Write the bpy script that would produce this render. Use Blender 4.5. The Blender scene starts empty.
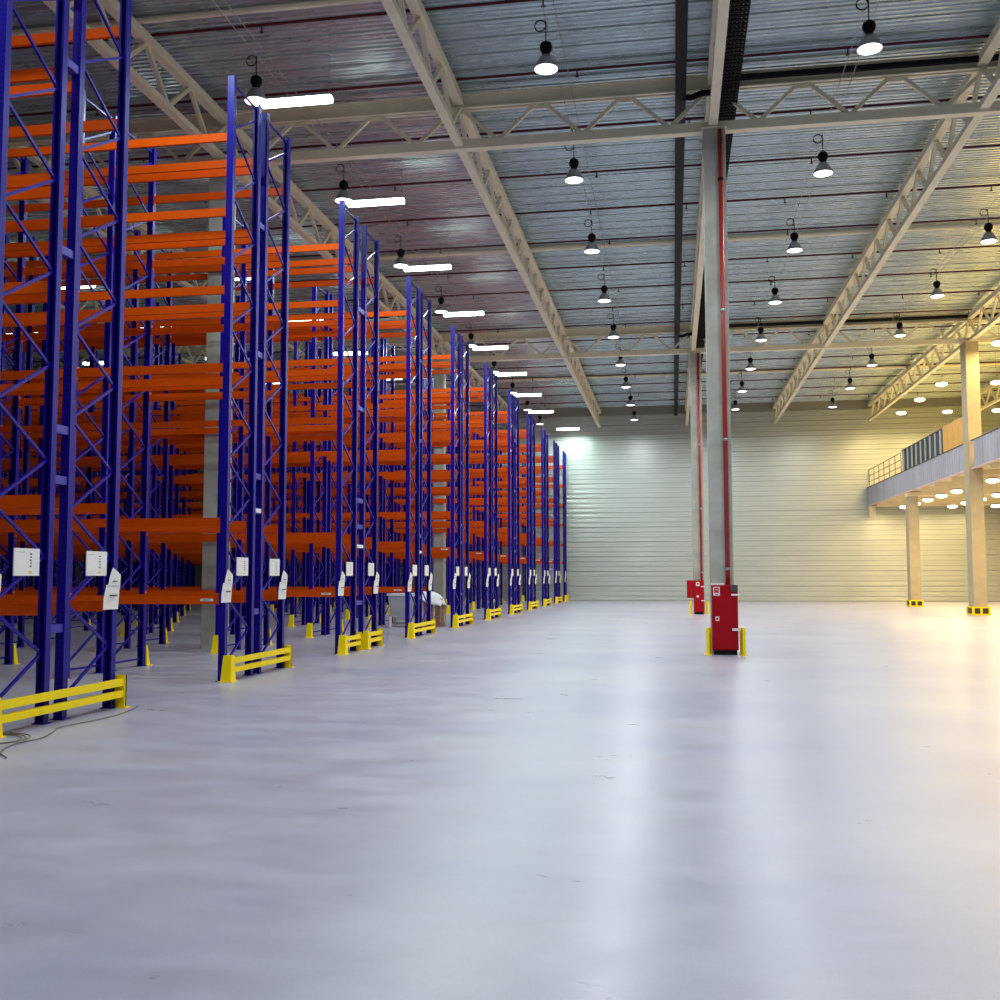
import bpy, bmesh, math, random
from mathutils import Vector, Matrix
random.seed(7)
S = bpy.context.scene
C = S.collection
PI = math.pi

# ------------------------------------------------------------------ materials
def mat(name, col, rough=.5, metal=0., noise=0., nscale=4., bump=0., bscale=40., spec=.5, coat=0., stretch=(1, 1, 1), rvar=0.):
    m = bpy.data.materials.new(name); m.use_nodes = True
    nt = m.node_tree; b = nt.nodes['Principled BSDF']
    b.inputs['Base Color'].default_value = (*col, 1); b.inputs['Roughness'].default_value = rough
    b.inputs['Metallic'].default_value = metal; b.inputs['Specular IOR Level'].default_value = spec
    b.inputs['Coat Weight'].default_value = coat
    tc = nt.nodes.new('ShaderNodeTexCoord'); mp = nt.nodes.new('ShaderNodeMapping'); mp.inputs['Scale'].default_value = stretch
    nt.links.new(tc.outputs['Object'], mp.inputs['Vector'])
    if noise or rvar:
        n = nt.nodes.new('ShaderNodeTexNoise'); n.inputs['Scale'].default_value = nscale; n.inputs['Detail'].default_value = 6; n.inputs['Roughness'].default_value = .6
        nt.links.new(mp.outputs['Vector'], n.inputs['Vector'])
    if noise:
        r = nt.nodes.new('ShaderNodeMapRange'); r.inputs['From Min'].default_value = .3; r.inputs['From Max'].default_value = .7
        r.inputs['To Min'].default_value = 1 - noise; r.inputs['To Max'].default_value = 1 + noise
        nt.links.new(n.outputs['Fac'], r.inputs['Value'])
        mx = nt.nodes.new('ShaderNodeVectorMath'); mx.operation = 'SCALE'; mx.inputs[0].default_value = col
        nt.links.new(r.outputs['Result'], mx.inputs['Scale']); nt.links.new(mx.outputs['Vector'], b.inputs['Base Color'])
    if rvar:
        r = nt.nodes.new('ShaderNodeMapRange'); r.inputs['From Min'].default_value = .3; r.inputs['From Max'].default_value = .7
        r.inputs['To Min'].default_value = rough - rvar; r.inputs['To Max'].default_value = rough + rvar
        nt.links.new(n.outputs['Fac'], r.inputs['Value']); nt.links.new(r.outputs['Result'], b.inputs['Roughness'])
    if bump:
        n2 = nt.nodes.new('ShaderNodeTexNoise'); n2.inputs['Scale'].default_value = bscale; n2.inputs['Detail'].default_value = 3
        nt.links.new(mp.outputs['Vector'], n2.inputs['Vector'])
        bp = nt.nodes.new('ShaderNodeBump'); bp.inputs['Strength'].default_value = bump; bp.inputs['Distance'].default_value = .02
        nt.links.new(n2.outputs['Fac'], bp.inputs['Height']); nt.links.new(bp.outputs['Normal'], b.inputs['Normal'])
    return m

def emat(name, col, strength):
    m = mat(name, (.8, .8, .8), .4); b = m.node_tree.nodes['Principled BSDF']
    b.inputs['Emission Color'].default_value = (*col, 1); b.inputs['Emission Strength'].default_value = strength
    return m

def perforated(name, col):
    """blue rack steel with the row of slots punched in the face of the post"""
    m = mat(name, col, .34, 0, .08, 3, spec=.16)
    nt = m.node_tree; b = nt.nodes['Principled BSDF']
    src = b.inputs['Base Color'].links[0].from_socket
    tc = nt.nodes.new('ShaderNodeTexCoord'); sp = nt.nodes.new('ShaderNodeSeparateXYZ'); nt.links.new(tc.outputs['Object'], sp.inputs[0])
    def M(op, a, bb=None):
        n = nt.nodes.new('ShaderNodeMath'); n.operation = op
        for i, v in enumerate((a, bb)):
            if v is None: continue
            if isinstance(v, (int, float)): n.inputs[i].default_value = v
            else: nt.links.new(v, n.inputs[i])
        return n.outputs[0]
    fz = M('FRACT', M('MULTIPLY', sp.outputs['Z'], 1 / .06)); h1 = M('LESS_THAN', fz, .42)
    def near(s, a, w): return M('LESS_THAN', M('ABSOLUTE', M('SUBTRACT', s, a)), w)
    ax = M('ABSOLUTE', sp.outputs['X']); ay = M('ABSOLUTE', sp.outputs['Y'])
    front = M('MULTIPLY', near(ax, .026, .006), M('GREATER_THAN', ay, .04))
    side = M('MULTIPLY', near(ay, .0, .006), M('GREATER_THAN', ax, .05))
    msk = M('MULTIPLY', h1, M('MAXIMUM', front, side))
    mx = nt.nodes.new('ShaderNodeMix'); mx.data_type = 'RGBA'; mx.inputs['B'].default_value = (.004, .004, .012, 1)
    nt.links.new(msk, mx.inputs['Factor']); nt.links.new(src, mx.inputs['A']); nt.links.new(mx.outputs['Result'], b.inputs['Base Color'])
    return m

def floor_mat():
    m = mat('polished concrete', (.36, .37, .43), .3)
    nt = m.node_tree; b = nt.nodes['Principled BSDF']; b.inputs['Specular IOR Level'].default_value = .42
    tc = nt.nodes.new('ShaderNodeTexCoord')
    def noise(sc, stretch, det=6, rough=.6, dist=0.):
        mp = nt.nodes.new('ShaderNodeMapping'); mp.inputs['Scale'].default_value = stretch; nt.links.new(tc.outputs['Object'], mp.inputs[0])
        n = nt.nodes.new('ShaderNodeTexNoise'); n.inputs['Scale'].default_value = sc; n.inputs['Detail'].default_value = det
        n.inputs['Roughness'].default_value = rough; n.inputs['Distortion'].default_value = dist
        nt.links.new(mp.outputs[0], n.inputs['Vector']); return n.outputs['Fac']
    def mr(s, lo, hi, a=.3, c=.7):
        r = nt.nodes.new('ShaderNodeMapRange'); r.inputs['From Min'].default_value = a; r.inputs['From Max'].default_value = c
        r.inputs['To Min'].default_value = lo; r.inputs['To Max'].default_value = hi; nt.links.new(s, r.inputs['Value']); return r.outputs['Result']
    n1 = noise(.3, (1, 1.3, 1), 5, .55, .3); n2 = noise(1.4, (.8, 1.4, 1), 8, .68, .2); n3 = noise(70, (1, 1, 1), 2)
    ramp = nt.nodes.new('ShaderNodeMix'); ramp.data_type = 'RGBA'
    ramp.inputs['A'].default_value = (.315, .315, .425, 1); ramp.inputs['B'].default_value = (.42, .41, .475, 1)
    nt.links.new(mr(n1, 0, 1, .32, .68), ramp.inputs['Factor'])
    sc = nt.nodes.new('ShaderNodeVectorMath'); sc.operation = 'SCALE'; nt.links.new(ramp.outputs['Result'], sc.inputs[0])
    mu = nt.nodes.new('ShaderNodeMath'); mu.operation = 'MULTIPLY'; nt.links.new(mr(n2, .88, 1.11, .3, .7), mu.inputs[0]); nt.links.new(mr(n3, .96, 1.04), mu.inputs[1])
    nt.links.new(mu.outputs[0], sc.inputs['Scale'])
    nt.links.new(sc.outputs[0], b.inputs['Base Color'])
    nt.links.new(mr(n2, .26, .38, .28, .72), b.inputs['Roughness'])
    bp = nt.nodes.new('ShaderNodeBump'); bp.inputs['Strength'].default_value = .03; bp.inputs['Distance'].default_value = .02
    nt.links.new(n2, bp.inputs['Height']); nt.links.new(bp.outputs[0], b.inputs['Normal'])
    return m

M = dict(
    floor=floor_mat(),
    deck=mat('galvanised roof deck', (.50, .60, .62), .28, .6, .06, 1.2, stretch=(.3, 3, 1), rvar=.04),
    clad=mat('ribbed wall cladding', (.525, .56, .52), .34, .55, .06, .8, stretch=(.4, 1, 4)),
    wall=mat('painted wall', (.45, .46, .46), .7, 0, .06, 1),
    edge=mat('dark eaves steel', (.24, .24, .20), .6),
    beige=mat('cream painted truss steel', (.80, .75, .55), .5, 0, .06, 2),
    conc=mat('cast concrete', (.40, .40, .35), .8, 0, .22, 1.6, .15, 25),
    blue=mat('blue rack steel', (.010, .004, .25), .34, 0, .1, 3, spec=.14),
    bluep=perforated('blue slotted post steel', (.009, .004, .24)),
    spacer=mat('light blue spacer steel', (.03, .035, .36), .35, spec=.3),
    orange=mat('orange beam steel', (.60, .072, .001), .4, 0, .06, 3, spec=.14),
    yellow=mat('yellow safety steel', (.98, .74, .002), .45, 0, .05, 5, spec=.2),
    black=mat('black metal', (.006, .006, .007), .5, spec=.12),
    blackm=mat('black ladder tray', (.009, .007, .007), .7, spec=.1),
    darkred=mat('dark red pipe', (.085, .012, .018), .5, spec=.2),
    red=mat('red pipe paint', (.36, .02, .012), .4, 0, .12, 4),
    cab=mat('red cabinet paint', (.36, .001, .008), .4, 0, .06, 3, spec=.2),
    white=mat('white card', (.82, .80, .78), .6, 0, .03, 4),
    ink=mat('printed black ink', (.02, .02, .02), .6),
    yink=mat('printed yellow ink', (.75, .7, .05), .6),
    rink=mat('printed red ink', (.6, .03, .03), .6),
    grey=mat('lamp aluminium', (.35, .36, .37), .3, .8),
    galv=mat('galvanised wire', (.35, .36, .37), .4, .8),
    cable=mat('grey rubber cable', (.16, .15, .12), .6),
    fascia=mat('lavender grey fascia sheet', (.44, .43, .47), .5, .2, .16, .8, stretch=(1, 1, .05)),
    pink=mat('pale pink edge strip', (.72, .50, .45), .5),
    soffit=mat('mezzanine soffit', (.80, .70, .44), .6, 0, .08, 1),
    rail=mat('dark railing steel', (.06, .065, .05), .5),
    mesh_panel=mat('pale bar paint', (.55, .56, .52), .5),
    darkpan=mat('dark infill sheet', (.025, .028, .03), .5),
    wood=mat('orange plywood', (.72, .38, .06), .6, 0, .15, 3, stretch=(1, 6, 1)),
    film=mat('white stretch film', (.80, .80, .84), .3, 0, .06, 6, .4, 12),
    carton=mat('brown cardboard', (.34, .17, .08), .8, 0, .1, 5),
    greybox=mat('grey plastic bin', (.42, .45, .50), .5, 0, .08, 3),
    lens=emat('high bay lens', (.96, .96, 1.), 5.),
    tube=emat('fluorescent diffuser', (.82, 1., .94), 9.),
    warm=emat('warm lamp diffuser', (1., .88, .55), 6.),
)

# ------------------------------------------------------------------ mesh builder
class MB:
    def __init__(s): s.v = []; s.f = []; s.mi = []; s.ms = []
    def _m(s, m):
        if m not in s.ms: s.ms.append(m)
        return s.ms.index(m)
    def poly(s, vs, fs, m):
        o = len(s.v); s.v += [tuple(v) for v in vs]; i = s._m(m)
        for f in fs: s.f.append(tuple(o + k for k in f)); s.mi.append(i)
    def box(s, x0, x1, y0, y1, z0, z1, m, M4=None):
        vs = [Vector((x, y, z)) for z in (z0, z1) for y in (y0, y1) for x in (x0, x1)]
        if M4: vs = [M4 @ v for v in vs]
        s.poly(vs, [(0, 2, 3, 1), (4, 5, 7, 6), (0, 1, 5, 4), (2, 6, 7, 3), (0, 4, 6, 2), (1, 3, 7, 5)], m)
    def bar(s, a, b, w, h, m, up=(0, 0, 1)):
        a = Vector(a); b = Vector(b); d = (b - a); L = d.length; d.normalize()
        u = Vector(up); x = d.cross(u)
        if x.length < 1e-4: x = d.cross(Vector((0, 1, 0)))
        x.normalize(); z = x.cross(d)
        Mx = Matrix((x, d, z)).transposed().to_4x4(); Mx.translation = a
        s.box(-w / 2, w / 2, 0, L, -h / 2, h / 2, m, Mx)
    def tube(s, pts, r, m, n=8, caps=True):
        pts = [Vector(p) for p in pts]; rs = r if isinstance(r, (list, tuple)) else [r] * len(pts); rings = []
        for i, p in enumerate(pts):
            d = (pts[min(i + 1, len(pts) - 1)] - pts[max(i - 1, 0)])
            if d.length < 1e-6: d = Vector((0, 0, 1))
            d.normalize(); u = Vector((0, 0, 1)) if abs(d.z) < .9 else Vector((1, 0, 0))
            x = d.cross(u).normalized(); y = x.cross(d)
            rings.append([p + (x * math.cos(2 * PI * k / n) + y * math.sin(2 * PI * k / n)) * rs[i] for k in range(n)])
        vs = [v for r_ in rings for v in r_]; fs = []
        for i in range(len(pts) - 1):
            for k in range(n):
                a = i * n + k; b = i * n + (k + 1) % n; fs.append((a, b, b + n, a + n))
        if caps: fs.append(tuple(range(n - 1, -1, -1))); fs.append(tuple(range((len(pts) - 1) * n, len(pts) * n)))
        s.poly(vs, fs, m)
    def lathe(s, prof, c, m, n=20):
        c = Vector(c); vs = []; fs = []
        for r, z in prof: vs += [c + Vector((r * math.cos(2 * PI * k / n), r * math.sin(2 * PI * k / n), z)) for k in range(n)]
        for i in range(len(prof) - 1):
            for k in range(n):
                a = i * n + k; b = i * n + (k + 1) % n; fs.append((a, b, b + n, a + n))
        fs.append(tuple(range(n - 1, -1, -1))); fs.append(tuple(range((len(prof) - 1) * n, len(prof) * n)))
        s.poly(vs, fs, m)
    def mesh(s, name, smooth=False):
        me = bpy.data.meshes.new(name); me.from_pydata(s.v, [], s.f)
        for m in s.ms: me.materials.append(m)
        me.polygons.foreach_set('material_index', s.mi)
        if smooth: me.polygons.foreach_set('use_smooth', [True] * len(s.f))
        bm = bmesh.new(); bm.from_mesh(me); bmesh.ops.recalc_face_normals(bm, faces=bm.faces); bm.to_mesh(me); bm.free()
        me.update(); return me
    def build(s, name, parent=None, smooth=False, **kw): return link(name, s.mesh(name, smooth), parent, **kw)

def link(name, me, parent=None, loc=(0, 0, 0), label=None, cat=None, group=None, kind=None):
    o = bpy.data.objects.new(name, me); C.objects.link(o); o.location = loc
    if parent: o.parent = parent
    return tag(o, label, cat, group, kind)
def tag(o, label=None, cat=None, group=None, kind=None):
    if label: o['label'] = label
    if cat: o['category'] = cat
    if group: o['group'] = group
    if kind: o['kind'] = kind
    return o
def empty(name, loc, label, cat, group=None):
    o = bpy.data.objects.new(name, None); C.objects.link(o); o.location = loc; o.empty_display_size = .2
    return tag(o, label, cat, group)
ORD = ['first', 'second', 'third', 'fourth', 'fifth', 'sixth', 'seventh', 'eighth', 'ninth', 'tenth', 'eleventh', 'twelfth', 'thirteenth',
       'fourteenth', 'fifteenth', 'sixteenth', 'seventeenth', 'eighteenth', 'nineteenth', 'twentieth']

# ------------------------------------------------------------------ the hall
X0, X1, Y0, Y1, HC = -46., 26., -14., 71.45, 13.32
b = MB(); b.box(X0 - .3, X1 + .3, Y0 - .3, Y1 + .3, -.3, 0, M['floor'])
b.build('floor', kind='structure', label='polished grey-blue concrete warehouse floor', cat='floor')
# roof deck: trapezoidal sheet, ribs along x
b = MB(); pts = []; y = Y0
while y < Y1:
    kk = int(round((y - Y0) / .17)); h = .075 if kk % 4 == 3 else .03
    pts += [(y, HC), (y + .085, HC), (y + .1, HC + h), (y + .15, HC + h)]; y += .17
pts.append((Y1, HC))
vs = []; fs = []
for (yy, z) in pts: vs += [(X0, yy, z), (X1, yy, z)]
for i in range(len(pts) - 1): fs.append((2 * i, 2 * i + 1, 2 * i + 3, 2 * i + 2))
b.poly(vs, fs, M['deck'])
b.box(X0 - .3, X1 + .3, Y0 - .3, Y1 + .3, HC + .12, HC + .3, M['edge'])
b.build('ceiling', kind='structure', label='ribbed galvanised metal roof deck', cat='ceiling')
# far wall: horizontal cladding panels with shallow ribs
b = MB(); prof = []; z = 0.; k = 0
while z < HC:
    g = .045 if k % 3 == 0 else .026
    prof += [(z, g), (z + .018, g), (z + .034, 0), (z + .16, 0.0), (z + .175, .008), (z + .19, .008), (z + .205, 0), (z + .31, 0)]; z += .335; k += 1
prof.append((HC + .1, 0))
vs = []; fs = []
for (z, g) in prof: vs += [(X0, Y1 + g, z), (X1, Y1 + g, z)]
for i in range(len(prof) - 1): fs.append((2 * i, 2 * i + 1, 2 * i + 3, 2 * i + 2))
b.poly(vs, fs, M['clad'])
b.box(X0 - .3, X1 + .3, Y1 + .06, Y1 + .3, 0, HC + .2, M['wall'])
b.build('wall_far', kind='structure', label='far wall of pale ribbed metal cladding', cat='wall')
b = MB(); b.box(X0 - .3, X0, Y0, Y1, 0, HC + .1, M['wall']); b.build('wall_left', kind='structure', label='left side wall behind the racks', cat='wall')
b = MB(); b.box(X1, X1 + .3, Y0, Y1, 0, HC + .1, M['wall']); b.build('wall_right', kind='structure', label='right side wall beyond the mezzanine', cat='wall')
b = MB(); b.box(X0 - .3, X1 + .3, Y0 - .3, Y0, 0, HC + .1, M['wall']); b.build('wall_near', kind='structure', label='wall behind the camera', cat='wall')
b = MB(); b.box(X0, X1, Y1 - .22, Y1 - .02, 12.75, HC, M['edge']); b.build('trim_1', kind='structure', label='dark eaves beam along the top of the far wall', cat='trim')

# ------------------------------------------------------------------ columns
def column(x, y, top, label, w=.5, d=.5, m='conc'):
    b = MB(); c = .02; hw, hd = w / 2, d / 2
    ring = [(-hw + c, -hd), (hw - c, -hd), (hw, -hd + c), (hw, hd - c), (hw - c, hd), (-hw + c, hd), (-hw, hd - c), (-hw, -hd + c)]
    vs = [(px, py, 0) for px, py in ring] + [(px, py, top) for px, py in ring]
    b.poly(vs, [(i, (i + 1) % 8, (i + 1) % 8 + 8, i + 8) for i in range(8)] + [tuple(range(7, -1, -1)), tuple(range(8, 16))], M[m])
    r = empty('concrete_column', (x, y, 0), label, 'column')
    b.build('shaft', r)
    b = MB(); b.box(-hw - .03, hw + .03, -hd - .03, hd + .03, top, top + .03, M['beige'])
    b.build('cap_plate', r); return r
TOP = 11.83
XC = [-10.8, 1.05, 12.95]
column(1.05, 23.6, TOP, 'tall grey concrete column behind the nearer red hose cabinet')
column(1.12, 47.6, TOP, 'tall concrete column behind the farther red cabinet')
column(-10.8, 23.45, TOP, 'concrete column standing between the rows of the third blue rack')
column(-10.8, 47.6, TOP, 'distant concrete column standing inside the seventh blue rack')
M['conc_w'] = mat('concrete tinted by warm light', (.46, .38, .23), .75, 0, .12, 2, .1, 25)  # neutral concrete with the warm lamp light tinted into its base colour
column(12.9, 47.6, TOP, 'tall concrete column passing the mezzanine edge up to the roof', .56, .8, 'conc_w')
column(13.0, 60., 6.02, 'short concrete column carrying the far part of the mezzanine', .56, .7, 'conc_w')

# ------------------------------------------------------------------ trusses
ZL, ZU = 11.95, 12.98
def truss_y(x, label):
    r = empty('roof_truss', (x, Y0 + .1, ZL), label, 'roof truss', 'long roof trusses running to the far wall')
    L = Y1 - Y0 - .3
    b = MB(); b.bar((0, 0, 0), (0, L, 0), .2, .14, M['beige']); b.build('bottom_chord', r)
    b = MB(); b.bar((0, 0, 1.02), (0, L, 1.02), .22, .2, M['beige']); b.build('top_chord', r)
    b = MB(); ph = (23.6 - (Y0 + .1)) % 2.0; y = ph - 2.0
    while y < L:
        for a, c in (((y, .95), (y + 1., .05)), ((y + 1., .05), (y + 2., .95))):
            if a[0] < 0 or c[0] > L: continue
            b.bar((0, a[0], a[1]), (0, c[0], c[1]), .09, .09, M['beige'], up=(1, 0, 0))
        y += 2.0
    b.build('web_bracing', r)
for x, lb in ((-22.8, 'cream steel roof truss running deep over the far left racks'), (-16.8, 'cream steel roof truss over the left racks, outside the column line'),
              (-10.8, 'cream long roof truss above the blue racks on the left column line'), (-4.88, 'cream long roof truss over the open aisle left of the centre columns'),
              (1.03, 'cream long roof truss seen edge-on along the centre column line'), (6.85, 'cream long roof truss right of the centre columns'),
              (12.95, 'cream long roof truss above the mezzanine edge'), (18.9, 'cream long roof truss over the mezzanine floor')):
    truss_y(x, lb)
def truss_x(y, label):
    r = empty('cross_truss', (X0 + .1, y, ZL - .02), label, 'roof truss', 'cross trusses spanning the hall')
    L = X1 - X0 - .2
    b = MB(); b.bar((0, 0, 0), (L, 0, 0), .22, .22, M['beige']); b.build('bottom_chord', r)
    b = MB(); z = 1.06
    b.box(0, L, -.11, .11, z - .18, z - .15, M['beige']); b.box(0, L, -.11, .11, z + .15, z + .18, M['beige']); b.box(0, L, -.02, .02, z - .18, z + .18, M['beige'])
    b.build('top_chord', r)
    b = MB(); p = 2.0; x = ((1.05 - (X0 + .1)) % p) - p / 2
    while x + p < L:
        if x > 0:
            b.bar((x - .0, 0, .08), (x + p / 2 - .1, 0, .9), .08, .08, M['beige'], up=(0, 1, 0))
            b.bar((x + p / 2 + .1, 0, .9), (x + p, 0, .08), .08, .08, M['beige'], up=(0, 1, 0))
            b.box(x + p / 2 - .2, x + p / 2 + .2, -.01, .01, .78, .92, M['beige'])
        x += p
    b.build('web_bracing', r)
truss_x(23.6, 'nearer cream cross truss over the first pair of columns')
truss_x(47.6, 'farther cream cross truss over the second pair of columns')
for y, lb in ((19.25, 'thin cream tie beam across the roof before the nearer cross truss'), (35.6, 'thin cream tie beam across the roof between the two cross trusses'),
              (59.6, 'thin cream tie beam across the roof beyond the farther cross truss')):
    b = MB(); b.tube([(X0 + .1, y, 13.2), (X1 - .1, y, 13.2)], .06 if y < 20 else .09, M['beige'], 10)
    b.build('tie_beam', label=lb, cat='beam')

# ------------------------------------------------------------------ sprinkler pipes
bh = MB(); bh.tube([(0, 0, 0), (0, 0, -.1)], .018, M['darkred'], 6); bh.lathe([(.01, -.14), (.045, -.135), (.045, -.125), (.02, -.1)], (0, 0, 0), M['black'], 8)
head_me = bh.mesh('sprinkler_head')
bc = MB(); bc.tube([(X0 + .2, 0, 0), (X1 - .2, 0, 0)], .032, M['darkred'], 8); pipe_me = bc.mesh('pipe')
for k in range(17):
    y = 19.75 + 3.02 * k
    if abs(y - 47.6) < .25: y += .3
    lb = 'thin dark red sprinkler pipe under the roof, %s from the near end' % ORD[k]
    r = empty('sprinkler_pipe', (0, y, 13.16), lb, 'sprinkler pipe', 'crosswise sprinkler pipes under the roof')
    link('pipe', pipe_me, r)
    for j in range(12):
        x = -14.2 + 2.95 * j + (.4 if k % 2 else 0)
        link('sprinkler_head', head_me, r, (x, 0, -.03))

# ------------------------------------------------------------------ black services under the roof
b = MB(); b.box(-.12, .12, 0, Y1 - .5 - Y0, -.05, .05, M['black'])
b.build('cable_duct', loc=(.31, Y0 + .2, 12.62), label='flat black cable duct running the hall length just left of the centre columns', cat='cable duct')
r = empty('cable_tray', (1.38, Y0 + .2, 12.5), 'wide black ladder cable tray running beside the centre truss', 'cable tray')
L = Y1 - Y0 - .6
b = MB()
for s in (-1, 1): b.box(s * .19 - .015, s * .19 + .015, 0, L, -.05, .05, M['blackm'])
b.build('side_rail', r)
b = MB(); y = .1
while y < L: b.box(-.18, .18, y, y + .09, -.04, -.02, M['blackm']); y += .16
b.build('rung', r, kind='stuff')
b = MB()
for s in (-.12, -.04, .04, .12): b.tube([(s, 0, .01), (s, L, .01)], .035, M['black'], 6)
b.build('cable', r)
for y, lb in ((23.4, 'black pipe lying along the nearer cross truss right of the centre column'), (47.4, 'black pipe lying along the farther cross truss right of the centre column')):
    b = MB(); b.tube([(.3, 0, -.35), (.55, 0, -.38), (.8, 0, -.3), (1.2, 0, -.3), (1.6, 0, 0), (X1 - .2, 0, 0)], .075, M['black'], 8)
    b.build('black_pipe', loc=(0, y, 12.98), label=lb, cat='pipe')

# ------------------------------------------------------------------ lamps
LIGHTS = []
def area(name, loc, parent, size, sy, power, col, shape='DISK', spread=PI):
    key = (name, size, power, col)
    d = bpy.data.lights.get('%s_%g' % (name, power)) or None
    if d is None:
        d = bpy.data.lights.new('%s_%g' % (name, power), 'AREA'); d.shape = shape; d.size = size
        if sy: d.size_y = sy
        d.energy = power; d.color = col; d.spread = spread
    o = bpy.data.objects.new(name, d); C.objects.link(o); o.location = loc; o.parent = parent; return o
PW = dict(bay=178., bat=150., mez=110., up=190.)
b = MB(); b.lathe([(.235, 0), (.235, .02), (.2, .1), (.12, .24), (.09, .27)], (0, 0, 0), M['grey'], 24); refl = b.mesh('reflector', True)
b = MB(); b.lathe([(.0, -.03), (.14, -.025), (.222, -.002), (.222, .004)], (0, 0, 0), M['lens'], 24); lens = b.mesh('lens', True)
b = MB(); b.lathe([(.07, .27), (.08, .33), (.115, .38), (.125, .45), (.105, .51), (.05, .55), (.02, .56)], (0, 0, 0), M['black'], 16); hous = b.mesh('ballast_housing', True)
b = MB(); b.tube([(0, 0, .55), (0, 0, .98)], .012, M['black'], 6)
b.tube([(.11 * math.cos(t) - .11, 0, .88 + .11 * math.sin(t)) for t in [i * PI / 6 for i in range(13)]], .014, M['black'], 6); hook = b.mesh('hanging_cord')
LC = (.90, .95, 1.0)
def high_bay(x, y, z, label, group, power):
    r = empty('high_bay_lamp', (x, y, z), label, 'lamp', group)
    link('reflector', refl, r); link('lens', lens, r); link('ballast_housing', hous, r); link('hanging_cord', hook, r)
    area('high_bay_light', (0, 0, -.05), r, .4, None, power, LC)
rows = [(-8.38, 19.7, 5.8, 9, 'above the rack ends', 'high bay lamps above the rack ends'),
        (-2.3, 19.35, 5.75, 9, 'left of the centre columns', 'high bay lamps left of the centre columns'),
        (3.75, 19.6, 6.1, 8, 'right of the centre columns', 'high bay lamps right of the centre columns'),
        (9.3, 19.7, 6.1, 8, 'beside the mezzanine', 'high bay lamps beside the mezzanine')]
for (x, y0, p, n, where, grp) in rows:
    for k in range(-3, n):
        y = y0 + p * k
        if k < 0: lb = 'high bay lamp nearer than the picture shows, %s' % where
        else: lb = '%s high bay lamp from the near end of the row %s' % (ORD[k], where)
        high_bay(x, y, 11.5, lb, grp, PW['bay'] * (.4 if x < -8 else 1))
    r = empty('support_wire', (x, Y0 + .1, 12.48), 'pair of thin wires carrying the lamp row %s' % where, 'wire')
    for s in (0, .22):
        b = MB(); b.tube([(s, 0, 0), (s, Y1 - Y0 - .2, 0)], .009, M['galv'], 5); b.build('wire', r)
# fluorescent battens over the rack aisles
b = MB(); b.box(-.78, .78, -.1, .1, .0, .05, M['grey']); bat_h = b.mesh('housing')
b = MB(); n = 8
for s in (-.055, .055): b.tube([(-.75, s, -.05), (.75, s, -.05)], .07, M['tube'], 8)  # tubes fattened so their shape takes in the glow around them
bat_t = b.mesh('diffuser', True)
b = MB()
b.tube([(0, 0, .05), (0, 0, HC - 11.53)], .006, M['galv'], 5)
bat_w = b.mesh('suspension_rod')
def batten(x, y, z, label, group, power):
    r = empty('fluorescent_light', (x, y, z), label, 'ceiling light', group)
    link('housing', bat_h, r); link('diffuser', bat_t, r); [link('suspension_rod', bat_w, r, (sx, 0, 0)) for sx in (-.7, .7)]
    if power: area('fluorescent_area_light', (0, 0, -.14), r, 1.5, .2, power, (.76, 1., .93), 'RECTANGLE')
for k in range(-2, 9):
    y = 19.85 + 5.9 * k + (1.6 if k == 8 else 0)
    batten(-7.56 - .02 * max(k, 0) + (.9 if k == 8 else 0), y, 11.55, ('long fluorescent light glowing over the rack ends, %s from the near end' % ORD[k]) if k >= 0 else 'long fluorescent light overhead nearer than the picture shows', 'fluorescent lights over the rack ends', PW['bat'] * (2. if k == 8 else 1.2))
for j, x in enumerate((-13.9, -19.9, -25.9)):
    for k in range(1, 8):
        batten(x, 19.85 + 5.9 * k, 11.55, 'fluorescent light deep over the racks, line %s, %s going back' % (('one', 'two', 'three')[j], ORD[k]), 'fluorescent lights deep in the racks', 0 if k % 2 else 45.)

# ------------------------------------------------------------------ racks
XR = -7.27; HT = 10.17; BAY = 2.79
LV = [1.32, 2.6, 5.17, 6.49, 7.82, 9.12]; LVF = [2.6, 3.8, 5.17, 6.49, 7.82, 9.12]
PWD, PD = .115, .10   # post size across and along the aisle
b = MB(); t = .006      # C-shaped post with folded lips and foot plate
hw, hd = PWD / 2, PD / 2
ring = [(-hw, -hd), (hw, -hd), (hw, hd), (.03, hd), (.03, hd - t), (hw - t, hd - t), (hw - t, -hd + t), (-hw + t, -hd + t), (-hw + t, hd - t), (-.03, hd - t), (-.03, hd), (-hw, hd)]
n = len(ring)
b.poly([(x, y, .01) for x, y in ring] + [(x, y, HT) for x, y in ring], [(i, (i + 1) % n, (i + 1) % n + n, i + n) for i in range(n)] + [tuple(range(n - 1, -1, -1)), tuple(range(n, 2 * n))], M['bluep'])
b.box(-.085, .085, -.07, .07, 0, .012, M['blue'])
post_me = b.mesh('post')
b = MB(); D = 1.08; z = .25
while z < HT - .2:
    z2 = z + .565; z3 = z + 1.13
    b.bar((0, .05, z), (0, D - .05, min(z2, HT - .1)), .034, .028, M['blue'], up=(1, 0, 0))
    if z3 < HT - .1: b.bar((0, D - .05, z2), (0, .05, z3), .034, .028, M['blue'], up=(1, 0, 0))
    z = z3
b.bar((0, .04, .14), (0, D - .04, .14), .034, .028, M['blue'], up=(1, 0, 0)); b.bar((0, .04, HT - .1), (0, D - .04, HT - .1), .034, .028, M['blue'], up=(1, 0, 0))
brace_me = b.mesh('upright_frame')
def beam_mb(b, x, y, z, s=1):
    l = BAY - PWD - .004
    b.box(x + .002, x + l, y - .025, y + .025, z - .07, z + .045, M['orange']); b.box(x + .002, x + l, y - .025, y + .008 * s, z + .045, z + .07, M['orange'])
    for xx in (x + .0005, x + l - .0065): b.box(xx, xx + .008, y - .035, y + .035, z - .11, z + .11, M['orange'])
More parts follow.
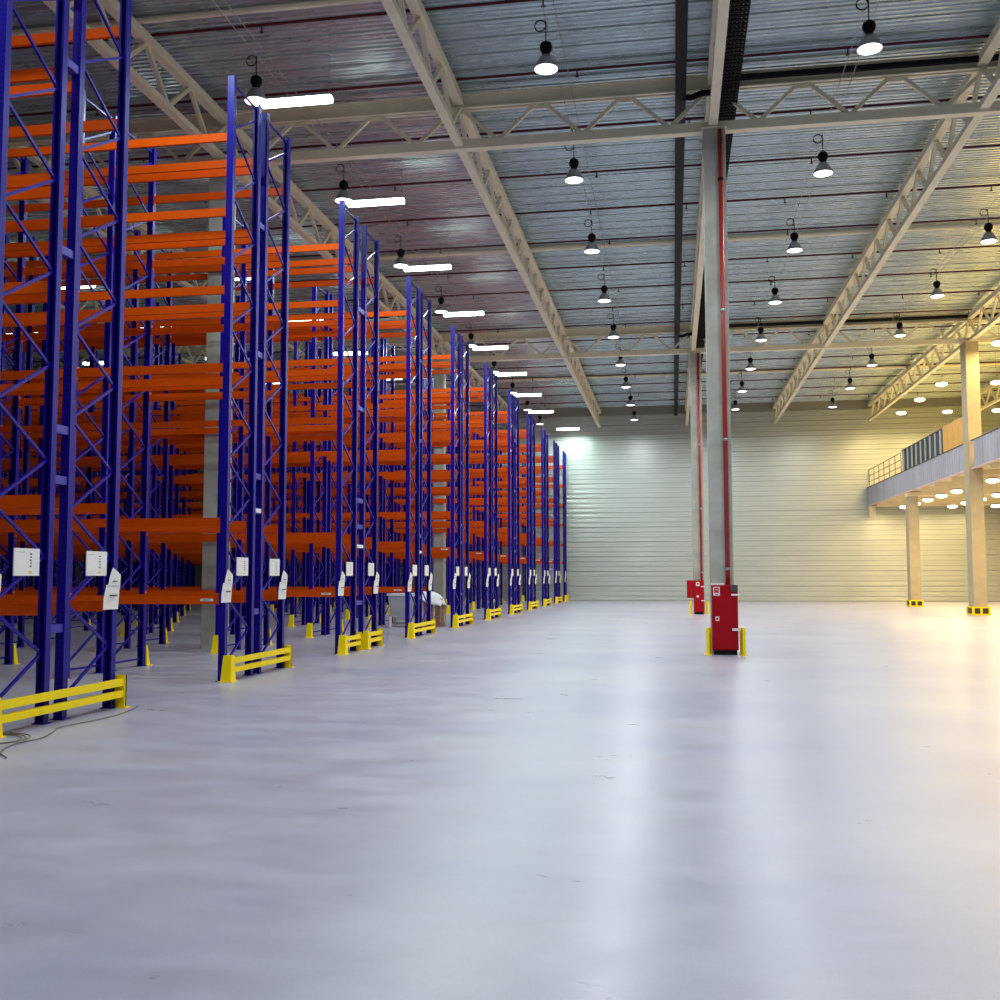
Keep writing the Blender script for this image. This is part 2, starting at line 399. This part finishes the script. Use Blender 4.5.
bb = MB(); beam_mb(bb, 0, 0, 0); beam_me = bb.mesh('beam')
b = MB(); b.box(-.02, .02, 0, .001, -.03, .03, M['spacer']); 
def spacer_me(g):
    b = MB(); b.box(-.04, .04, 0, g, -.05, .05, M['spacer']); b.box(-.055, -.04, 0, g, -.06, .06, M['spacer']); return b.mesh('row_spacer')
b = MB(); b.box(0, .012, -.235, .235, -.155, .155, M['white'])
for i in range(5): b.box(.012, .014, .05 + .01 * (i % 2), .085, .085 - .035 * i, .1 - .035 * i, M['ink'])
b.box(.012, .014, .03, .1, -.125, -.1, M['yink']); b.box(.012, .014, -.19, -.05, .11, .115, M['galv'])
sign_me = b.mesh('location_sign')
b = MB()   # paper sheet taped to a post, bent and torn at the top
def sheet(pts, dx):
    m_ = len(pts); vs = [(dx + .02 * math.sin(3 * z + 5 * y) + .02, y, z) for y, z in pts]; vs += [(x + .004, y, z) for x, y, z in vs]
    b.poly(vs, [tuple(range(m_ - 1, -1, -1)), tuple(range(m_, 2 * m_))] + [(i, (i + 1) % m_, (i + 1) % m_ + m_, i + m_) for i in range(m_)], M['white'])
sheet([(-.2, -.34), (.14, -.34), (.14, -.1), (.15, -.02), (-.14, -.02), (-.19, -.2)], .0)
sheet([(-.12, -.03), (.13, -.03), (.13, .1), (.06, .15), (-.05, .2), (-.1, .08)], .012)
b.box(.045, .049, -.12, .06, -.17, -.15, M['ink']); b.box(.045, .049, -.05, .06, .02, .03, M['ink'])
paper_me = b.mesh('paper_sheet')
b = MB(); b.box(-.11, .11, -.001, .001, -.02, .02, M['white']); b.box(-.08, .06, -.002, -.001, -.006, .006, M['ink']); tag_me = b.mesh('beam_label')

UY = [10.1, 16.09, 22.03, 28.05, 34.0, 40.2, 46.2, 52.3, 58.3, 64.3, 69.95]
NB = [2, 3, 4, 6, 7, 8, 9, 10, 10, 10, 10]
racks = []
for u, y0 in enumerate(UY):
    g = .62 if u in (2, 6) else .37
    lb = 'blue and orange double pallet rack row, %s from the near end' % ORD[u]
    if u == 0: lb = 'nearest blue and orange pallet rack row, cut by the left edge'
    if u == 2: lb = 'third blue and orange pallet rack row, with two short yellow guards at its end'
    if u == 10: lb = 'last blue and orange pallet rack row, against the far wall'
    r = empty('pallet_rack', (XR, y0, 0), lb, 'pallet rack', 'rows of pallet racks along the aisle')
    racks.append(r)
    offs = [0] if u == 10 else [0, D + g]
    nb = NB[u]
    for oy in offs:
        for i in range(nb + 1):
            f = link('upright_frame', brace_me, r, (-BAY * i, oy, 0))
            for yy in (0, D):
                p = link('post', post_me, f, (0, yy, 0))
                if yy: p.rotation_euler.z = PI
    if len(offs) == 2:
        sm = spacer_me(g - PD)
        for z in (1.09, 2.86, 3.47, 5.65, 8.0):
            link('row_spacer', sm, r, (0, D + hd, z))
        if u in (1, 2, 3):
            b = MB(); b.box(.05, .056, .02, g - PD - .02, -.035, .035, M['white']); link('spacer_label', b.mesh('spacer_label'), r, (0, D + hd, 2.86 if u == 1 else 2.4), label='small white label')
            if u > 1: link('row_spacer', sm, r, (0, D + hd, 2.4))
    lv = LV if u < 4 else LVF
    todo = []
    for i in range(nb):
        for oy in offs:
            for z in lv:
                for yy in (0, D): todo.append((-BAY * (i + 1) + hw, oy + yy, z, i, oy, yy))
    # the lowest beam of the far bays can be missing
    rest = MB()
    for q, (x, y, z, i, oy, yy) in enumerate(todo):
        if q < 96: bo = link('beam', beam_me, r, (x, y, z))
        else: beam_mb(rest, x, y, z); continue
        if i == 0 and oy == 0 and yy == 0 and z == lv[0]: link('beam_label', tag_me, bo, (BAY - PWD - .22, -.0265, 0), label='small white label on the beam end')
    if rest.v: rest.build('beam', r, kind='stuff')
    for oy in offs:
        link('location_sign', sign_me, r, (.03, oy + .65, 1.87), label='white square location sign with black print')
    link('paper_sheet', paper_me, r, (hw + .0, -.02, 1.62), label='white paper sheet taped to the first post')
    if len(offs) == 2: link('paper_sheet', paper_me, r, (hw + .0, 2 * D + g - .09, 1.62), label='white paper sheet taped to the last post')

# yellow end guards and post protectors
def guard(y0, y1, u, label, skip_wedge=False):
    r = empty('rack_end_guard', (XR + .14, y0, 0), label, 'rack guard', 'yellow guards across the rack ends')
    L = y1 - y0
    for z0, z1 in ((.14, .225), (.285, .375)):
        b = MB(); b.box(.0, .035, .1, L, z0, z1, M['yellow']); b.box(-.03, .0, .1, L, z1 - .012, z1, M['yellow']); b.build('rail', r)
    b = MB()   # wedge end: sloping front plate with flanged sides
    vs = [(-.1, -.02, 0), (.06, -.02, 0), (.04, -.02, .42), (-.1, -.02, .42), (-.1, .13, 0), (.06, .13, 0), (.04, .11, .42), (-.1, .11, .42)]
    vs[0] = (-.12, -.08, 0); vs[1] = (.06, -.08, 0)
    b.poly(vs, [(0, 1, 2, 3), (4, 7, 6, 5), (0, 4, 5, 1), (3, 2, 6, 7), (1, 5, 6, 2), (0, 3, 7, 4)], M['yellow'])
    b.box(-.16, .09, -.1, .15, 0, .012, M['yellow']); b.build('end_plate', r)
    b = MB(); b.box(-.06, .05, L, L + .05, .0, .42, M['yellow']); b.box(-.1, .05, L + .02, L + .05, .0, .42, M['yellow']); b.box(-.1, .09, L - .04, L + .1, 0, .012, M['yellow']); b.build('end_plate', r)
for u, y0 in enumerate(UY):
    g = .62 if u in (2, 6) else .37
    W = 2 * D + g
    if u == 2:
        guard(y0 - .04, y0 + D + .02, u, 'short yellow two-rail guard at the near half of the third rack end')
        guard(y0 + D + g - .02, y0 + W + .06, u, 'short yellow two-rail guard at the far half of the third rack end')
    elif u == 10: guard(y0 - .04, y0 + D, u, 'tiny yellow guard at the last rack end by the far wall')
    else: guard(y0 - .04, y0 + W + .06, u, 'yellow two-rail guard across the %s rack end from the near side' % ORD[u])
b = MB()
b.poly([(-.085, -.13, 0), (.085, -.13, 0), (.085, .0, 0), (-.085, .0, 0), (-.07, -.05, .4), (.07, -.05, .4), (.07, 0.0, .4), (-.07, 0., .4)],
       [(0, 1, 5, 4), (1, 2, 6, 5), (3, 0, 4, 7), (4, 5, 6, 7), (0, 3, 2, 1), (2, 3, 7, 6)], M['yellow'])
b.box(-.12, .12, -.16, .0, 0, .012, M['yellow'])
pp_me = b.mesh('post_protector')
for u, y0 in enumerate(UY):
    g = .62 if u in (2, 6) else .37
    for i in range(1, min(NB[u], 6) + 1):
        for s in ((0, 1) if u < 10 else (0,)):
            if u == 0 and s == 0: continue
            y = y0 - .055 if s == 0 else y0 + 2 * D + g + .055
            o = link('post_protector', pp_me, None, (XR - BAY * i, y, 0), label='yellow foot protector, %s side of %s rack row, %s post in from aisle end' % ('near' if s == 0 else 'far', ORD[u], ORD[i]),
                     cat='post protector', group='yellow protectors at the feet of inner rack posts')
            if s: o.rotation_euler.z = PI

# ------------------------------------------------------------------ loads on the floor under rack five
r = empty('wrapped_bin', (-9.08, 34.55, 0), 'grey bin with white lid inside the fifth rack, left of the cartons', 'bin')
b = MB(); b.poly([(-.38, -.33, .34), (.38, -.33, .34), (.38, .33, .34), (-.38, .33, .34), (-.45, -.4, 1.05), (.45, -.4, 1.05), (.45, .4, 1.05), (-.45, .4, 1.05)],
                 [(0, 1, 5, 4), (1, 2, 6, 5), (2, 3, 7, 6), (3, 0, 4, 7), (0, 3, 2, 1), (4, 5, 6, 7)], M['greybox']); b.build('tub', r)
b = MB(); b.box(-.49, .49, -.44, .44, 1.05, 1.12, M['film']); b.build('lid', r)
for sx in (-1, 1):
    for sy in (-1, 1):
        b = MB(); b.box(-.035, .035, -.035, .035, 0, .36, M['film']); b.build('leg', r, loc=(sx * .38, sy * .3, 0))
b = MB(); b.box(-.38, .38, -.32, -.28, .08, .12, M['galv']); b.box(-.38, .38, .28, .32, .08, .12, M['galv']); b.build('bottom_rail', r)
r = empty('wrapped_pallet', (-8.16, 34.6, 0), 'stack of brown cartons in a wire frame draped with white film, in the fifth rack', 'wrapped pallet')
b = MB()
for z in (.03, .12): b.box(-.42, .42, -.38, .38, z - .02 if z > .1 else 0, z + .02, M['carton'])
for x in (-.34, 0, .34): b.box(x - .06, x + .06, -.36, .36, .02, .11, M['carton'])
b.build('pallet_base', r)
for i, (x, z) in enumerate(((-.2, .15), (.2, .15), (-.2, .5), (.2, .5))):
    b = MB(); b.box(-.19, .19, -.34, .34, 0, .34, M['carton']); b.box(-.03, .03, -.342, .342, 0, .342, M['film']); b.build('carton', r, loc=(x, 0, z))
b = MB()
for x in (-.42, .42):
    for y in (-.38, .38): b.tube([(x, y, 0), (x, y, .95)], .015, M['galv'], 6)
for z in (.35, .65, .93):
    b.tube([(-.42, -.38, z), (.42, -.38, z), (.42, .38, z), (-.42, .38, z), (-.42, -.38, z)], .01, M['galv'], 5)
b.build('wire_frame', r)
b = MB(); n = 12; vs = []; fs = []
for i in range(n + 1):
    for j in range(n + 1):
        x = -.5 + .98 * i / n; y = -.5 + 1. * j / n
        zz = 1.24 - .42 * max(0, (x + .25)) + .05 * math.sin(7 * x + 3 * y) + .03 * math.sin(13 * y)
        e = max(abs(x) / .5, abs(y) / .48); zz -= .32 * max(0, e - .78) * 3
        vs.append((x, y, zz))
for i in range(n):
    for j in range(n): a = i * (n + 1) + j; fs.append((a, a + 1, a + n + 2, a + n + 1))
nv = len(vs); vs += [(x, y, .86 if z > .9 else z - .03) for x, y, z in vs]
fs2 = [tuple(nv + q for q in f[::-1]) for f in fs]
b.poly(vs, fs + fs2, M['film']); b.build('film_cover', r, True)

# ------------------------------------------------------------------ fire equipment at the centre columns
def cabinet(x0, x1, y, z0, z1, d, mt, r, name='cabinet_body'):
    b = MB(); b.box(x0, x1, y, y + d, z0, z1, mt); o = b.build(name, r)
    bv = o.modifiers.new('b', 'BEVEL'); bv.width = .012; bv.segments = 2; return o
r = empty('fire_hose_cabinet', (1.08, 22.98, 0), 'tall red fire hose cabinet at the foot of the nearer centre column', 'fire cabinet')
cabinet(-.27, .28, 0, .1, 1.5, .35, M['cab'], r)
b = MB(); b.box(-.24, .25, .02, .33, 0, .1, M['black']); b.build('plinth', r)
b = MB(); b.box(-.25, .18, -.012, 0, .13, 1.34, M['cab']); b.build('door', r)
b = MB(); b.box(-.27, .0, .02, .3, 1.5, 1.54, M['white']); b.build('top_tray', r, label='pale tray on the cabinet top')
b = MB(); b.box(.13, .28, -.03, 0, 1.36, 1.5, M['rail']); b.build('top_hinge_box', r, label='dark box at the cabinet top')
b = MB(); b.box(.14, .32, -.03, -.012, 1.27, 1.31, M['white']); b.build('latch', r, label='upper white latch')
b = MB(); b.box(.15, .32, -.03, -.012, .52, .57, M['white']); b.build('latch', r, label='lower white latch')
b = MB(); b.box(-.24, -.1, -.018, -.012, 1.27, 1.46, M['white'])
b.box(-.22, -.12, -.022, -.018, 1.33, 1.44, M['rink']); b.lathe([(.022, 0), (.03, .006), (.022, .012)], (-.17, -.026, 1.39), M['white'], 10); b.box(-.2, -.14, -.022, -.018, 1.29, 1.305, M['ink'])
b.build('fire_sign', r, label='white and red square fire hose sign')
b = MB(); b.box(-.2, -.12, -.018, -.012, .73, .82, M['white']); b.box(-.185, -.135, -.021, -.018, .75, .8, M['rink']); b.build('number_label', r, label='small pale label')
r = empty('fire_hose_cabinet', (1.1, 46.98, 0), 'distant red fire cabinet pair at the foot of the farther centre column', 'fire cabinet')
cabinet(-.22, .22, 0, .1, 1.5, .35, M['cab'], r); cabinet(-.52, -.225, 0, .72, 1.5, .3, M['cab'], r, 'side_cabinet')
b = MB(); b.box(-.2, .2, .02, .33, 0, .1, M['black']); b.build('plinth', r)
b = MB(); b.box(-.12, .03, -.01, 0, 1.25, 1.42, M['white']); b.box(-.09, 0, -.013, -.01, 1.3, 1.38, M['rink']); b.build('fire_sign', r)
b = MB(); b.box(-.1, .0, -.01, 0, .75, .83, M['white']); b.build('number_label', r)
for z in (1.2, .58):
    b = MB(); b.box(.1, .26, -.02, 0, z, z + .04, M['white']); b.build('latch', r, label='white latch')
for cx, cy, w in ((1.09, 23.0, .38), (1.1, 47.0, .38)):
    for s in (-1, 1):
        b = MB(); x = s * w
        b.box(x - .03, x + .03, -.12, .12, 0, .58, M['yellow']); b.box(min(x, x - s * .08), max(x, x - s * .08), .1, .14, 0, .58, M['yellow']); b.box(x - .08, x + .08, -.15, .18, 0, .012, M['yellow'])
        o = b.build('column_guard', loc=(cx, cy, 0), label='yellow upright guard plate on the %s side of the %s red cabinet' % ('left' if s < 0 else 'right', 'nearer' if cy < 30 else 'farther'), cat='guard')
for cx, cy, ln in ((1.17, 23.28, 'nearer'), (1.24, 47.28, 'farther')):
    r = empty('riser_pipe', (cx, cy, 1.5), 'red sprinkler riser pipe up the face of the %s centre column' % ln, 'pipe')
    b = MB(); b.tube([(0, 0, 0), (0, 0, 10.25)], .05, M['red'], 12); b.build('pipe', r, True)
    for z in (.35, 3.2, 6.1, 9.1):
        b = MB(); b.lathe([(.06, z - .03), (.065, z), (.06, z + .03)], (0, 0, 0), M['black'] if z == 9.1 else M['galv'], 12); b.build('pipe_clamp', r)
def foot_guard(cx, cy, w, d, label):
    r = empty('column_foot_guard', (cx, cy, 0), label, 'guard'); t = .05; h = .36
    for sx in (-1, 1):
        for sy in (-1, 1):
            b = MB(); px = sx * (w / 2 + .045); py = sy * (d / 2 + .045)
            b.box(px - .04, px + .04, py - .04, py + .04, 0, h, M['yellow']); b.build('corner_post', r)
    b = MB()
    for z in (.0, h - .06):
        for q in (-1, 1):
            b.box(-w / 2 - .03, w / 2 + .03, q * (d / 2 + .045) - .02, q * (d / 2 + .045) + .02, z, z + .06, M['yellow'])
            b.box(q * (w / 2 + .045) - .02, q * (w / 2 + .045) + .02, -d / 2 - .03, d / 2 + .03, z, z + .06, M['yellow'])
    b.build('rail', r)
    b = MB(); b.box(-.04, .04, -d / 2 - .075, -d / 2 - .035, .06, h - .06, M['yellow']); b.build('middle_post', r)
    b = MB()  # dark plates filling the openings of the yellow frame
    for q in (-1, 1):
        b.box(-w / 2 - .02, w / 2 + .02, q * (d / 2 + .02) - .012, q * (d / 2 + .02) + .012, .0, h - .02, M['darkpan']); b.box(q * (w / 2 + .02) - .012, q * (w / 2 + .02) + .012, -d / 2, d / 2, .0, h - .02, M['darkpan'])
    b.build('dark_plate', r, label='dark plate inside the yellow frame')
foot_guard(12.9, 47.6, .56, .8, 'yellow steel guard round the foot of the tall mezzanine column')
foot_guard(13., 60., .56, .7, 'yellow steel guard round the foot of the short mezzanine column')

# ------------------------------------------------------------------ mezzanine
XM = 12.72; YM = 14.
r = empty('mezzanine', (XM, YM, 6.24), 'grey mezzanine deck along the right side with ribbed edge panel', 'mezzanine')
L = Y1 - .02 - YM
CY0, CY1 = 47.2 - .03 - YM, 48. + .03 - YM
b = MB(); b.box(.5, X1 - XM - .02, 0, L, .06, .34, M['soffit']); b.box(.1, .5, 0, CY0, .06, .34, M['soffit']); b.box(.1, .5, CY1, L, .06, .34, M['soffit'])
b.build('deck', r)
b = MB(); y = 1.0
while y < L:
    hwj = .36 if abs(y + YM - 60) < .1 else .09
    b.box(.02 if hwj > .1 else .12 if not CY0 - .2 < y < CY1 + .2 else .55, X1 - XM - .1, y - hwj, y + hwj, -.18, .0 if hwj > .1 else .06, M['soffit']); y += 3.0
b.build('floor_joist', r)
b = MB(); prof = []; y = 0
while y < L - .35: prof += [(y, 0), (y + .2, 0), (y + .24, .045), (y + .32, .045), (y + .36, 0)]; y += .4
prof.append((L, 0)); vs = []; fs = []
for (yy, d) in prof: vs += [(d, yy, .06), (d, yy, 1.22)]
gap = [CY0 - .38 < p[0] < CY1 for p in prof]
for i in range(len(prof) - 1):
    if not gap[i]: fs.append((2 * i, 2 * i + 1, 2 * i + 3, 2 * i + 2))
nv = len(vs); vs += [(.08, v[1], v[2]) for v in vs]
for i in range(len(prof) - 1):
    if not gap[i]: fs.append((nv + 2 * i + 2, nv + 2 * i + 3, nv + 2 * i + 1, nv + 2 * i))
b.poly(vs, fs, M['fascia']); b.build('edge_panel', r)
b = MB(); b.box(-.03, .1, 0, CY0, .0, .06, M['pink']); b.box(-.03, .1, CY1, L, .0, .06, M['pink']); b.build('bottom_edge_strip', r, label='pale pink strip under the edge panel')
b = MB(); b.box(-.02, .1, 0, CY0, 1.22, 1.26, M['rail']); b.box(-.02, .1, CY1, L, 1.22, 1.26, M['rail']); b.build('top_cap', r)
b = MB(); b.box(0, .4, 0, .45, -.75, -.0, M['soffit']); o = b.build('bracket', r, loc=(0, L - .5, 0))
# things on it
r = empty('railing', (XM + .12, 61.6, 7.5), 'thin open railing on the mezzanine by the far wall', 'railing')
L2 = Y1 - .05 - 61.6
for z in (.35, .75, 1.15):
    b = MB(); b.tube([(0, 0, z), (0, L2, z)], .02, M['rail'], 6); b.build('rail', r)
for i in range(7):
    b = MB(); b.tube([(0, 0, 0), (0, 0, 1.15)], .022, M['rail'], 6); b.build('post', r, loc=(0, i * (L2 - .05) / 6 + .02, 0))
r = empty('barred_gate', (XM + .14, 52.5, 7.5), 'dark panelled barrier with pale vertical bars on the mezzanine edge', 'barrier')
b = MB(); b.box(.03, .06, 0, 9.0, .02, 1.2, M['darkpan']); b.build('infill_panel', r)
b = MB(); b.box(-.02, .07, 0, 9.0, 1.2, 1.27, M['rail']); b.box(-.02, .07, 0, 9.0, 0.0, .05, M['rail']); b.build('frame', r)
for i in range(9):
    b = MB(); b.box(-.03, .03, -.07, .07, .04, 1.2, M['mesh_panel']); b.build('vertical_bar', r, loc=(0, .35 + i * 1.02, 0))
r = empty('plywood_screen', (XM + .14, 48.7, 7.5), 'orange plywood boards standing upright on the mezzanine left of the tall column', 'board screen')
for i in range(4):
    b = MB(); b.box(-.01, .03, .0, .88, 0, 1.28 + .03 * (i % 2), M['wood']); b.build('board', r, loc=(0, i * .92, 0))
b = MB(); b.box(.03, .07, 0, 3.65, .3, .38, M['rail']); b.box(.03, .07, 0, 3.65, 1.0, 1.08, M['rail']); b.build('batten', r)
# mezzanine lights
def lozenge(L, w, mt):
    b = MB(); b.box(-L / 2, L / 2, -w / 2, w / 2, 0, .06, M['grey']); h = b.mesh('housing')
    b = MB(); b.box(-L / 2 + .02, L / 2 - .02, -w / 2 + .02, w / 2 - .02, -.03, 0.0, mt); return h, b.mesh('diffuser')
b = MB(); b.lathe([(.05, .06), (.2, .05), (.3, -.02)], (0, 0, 0), M['grey'], 20); mh = b.mesh('housing', True)
b = MB(); b.lathe([(.1, -.0), (.24, -.03), (.29, -.09), (.24, -.15), (.12, -.19), (.02, -.2)], (0, 0, 0), M['warm'], 20); md = b.mesh('diffuser', True)  # oversized bowl, its bulk imitates the bloom around the lamp
for j, x in enumerate((14.1, 16.9, 19.4)):
    for k in range(7):
        y = 48.6 + 3.0 * k + (1.5 if 0 else 0)
        r = empty('ceiling_light', (x, y + .5, 5.99), 'warm light under the mezzanine, %s from the column side, %s going back' % (ORD[j], ORD[k]), 'ceiling light', 'warm lights under the mezzanine')
        link('housing', mh, r); link('diffuser', md, r)
        if k % 2 == 0: area('mezzanine_light', (0, 0, -.22), r, .5, None, PW['mez'] * 2, (1., .72, .32), 'DISK')
for k in range(-5, 0):
    r = empty('ceiling_light', (14.4, 46.5 + 3. * k, 5.99), 'warm light under the mezzanine nearer than the picture shows', 'ceiling light', 'warm lights under the mezzanine')
    link('housing', mh, r); link('diffuser', md, r); area('mezzanine_light', (0, 0, -.22), r, .5, None, PW['mez'] * 2.4, (1., .72, .32), 'DISK')
b = MB(); b.tube([(0, 0, .06), (0, 0, HC - 11.58)], .008, M['galv'], 5); rod = b.mesh('suspension_rod')
for j, x in enumerate((13.75, 16.4, 19.2)):
    for k in range(-2, 5):
        y = 46.3 + 4.8 * k
        r = empty('ceiling_light', (x, y, 11.6), 'warm light above the mezzanine floor, %s row from its edge, place %s' % (ORD[j], ORD[k + 2]), 'ceiling light', 'warm lights above the mezzanine')
        link('housing', mh, r); link('diffuser', md, r)
        link('suspension_rod', rod, r)
        area('upper_light', (0, 0, -.22), r, .5, None, PW['up'], (1., .72, .32), 'DISK')

# ------------------------------------------------------------------ loose cable on the floor
b = MB()
path = [(-6.2, 9.0), (-6.46, 9.28), (-6.62, 9.75), (-6.58, 10.1), (-6.7, 10.5), (-6.85, 10.9), (-6.78, 11.4), (-6.76, 11.95), (-6.86, 12.5), (-6.95, 12.8)]
def smooth(p, n=6):
    out = []
    for i in range(len(p) - 1):
        a = p[max(i - 1, 0)]; b_ = p[i]; c = p[i + 1]; d = p[min(i + 2, len(p) - 1)]
        for k in range(n):
            t = k / n; out.append(tuple(.5 * (2 * b_[q] + (c[q] - a[q]) * t + (2 * a[q] - 5 * b_[q] + 4 * c[q] - d[q]) * t * t + (3 * b_[q] - a[q] - 3 * c[q] + d[q]) * t ** 3) for q in (0, 1)))
    return out + [p[-1]]
b.tube([(x, y, .012) for x, y in smooth(path)], .007, M['cable'], 6)
b.tube([(-7.05 + .33 * math.cos(t) * (1 + .03 * t), 9.85 + .4 * math.sin(t), .012 + .004 * t / 2) for t in [i * .3 for i in range(48)]], .007, M['cable'], 6)
b.build('floor_cable', smooth=True, label='thin grey cable loosely coiled on the floor by the nearest rack guard', cat='cable')

# ------------------------------------------------------------------ camera, world, view
cam = bpy.data.cameras.new('camera'); co = bpy.data.objects.new('camera', cam); C.objects.link(co)
f, yaw, pit, rol = 1038.3, -.165, .0732, -.002
cam.sensor_width = 36; cam.lens = f / 1000 * 36; cam.clip_end = 300
fwd = Vector((math.sin(yaw) * math.cos(pit), math.cos(yaw) * math.cos(pit), math.sin(pit)))
rt = Vector((math.cos(yaw), -math.sin(yaw), 0)); up = rt.cross(fwd)
R = rt * math.cos(rol) + up * math.sin(rol); U = up * math.cos(rol) - rt * math.sin(rol)
Mx = Matrix((R, U, -fwd)).transposed().to_4x4(); Mx.translation = (0, 0, 1.7); co.matrix_world = Mx
S.camera = co
w = bpy.data.worlds.new('world'); w.use_nodes = True; S.world = w
w.node_tree.nodes['Background'].inputs[0].default_value = (.5, .55, .6, 1); w.node_tree.nodes['Background'].inputs[1].default_value = .0
S.view_settings.view_transform = 'Standard'; S.view_settings.look = 'None'; S.view_settings.gamma = 1; S.view_settings.use_curve_mapping = False
S.view_settings.exposure = 0.0
S.cycles.use_denoising = True
S.cycles.max_bounces = 8; S.cycles.diffuse_bounces = 5; S.cycles.glossy_bounces = 4
S.cycles.sample_clamp_indirect = 8.
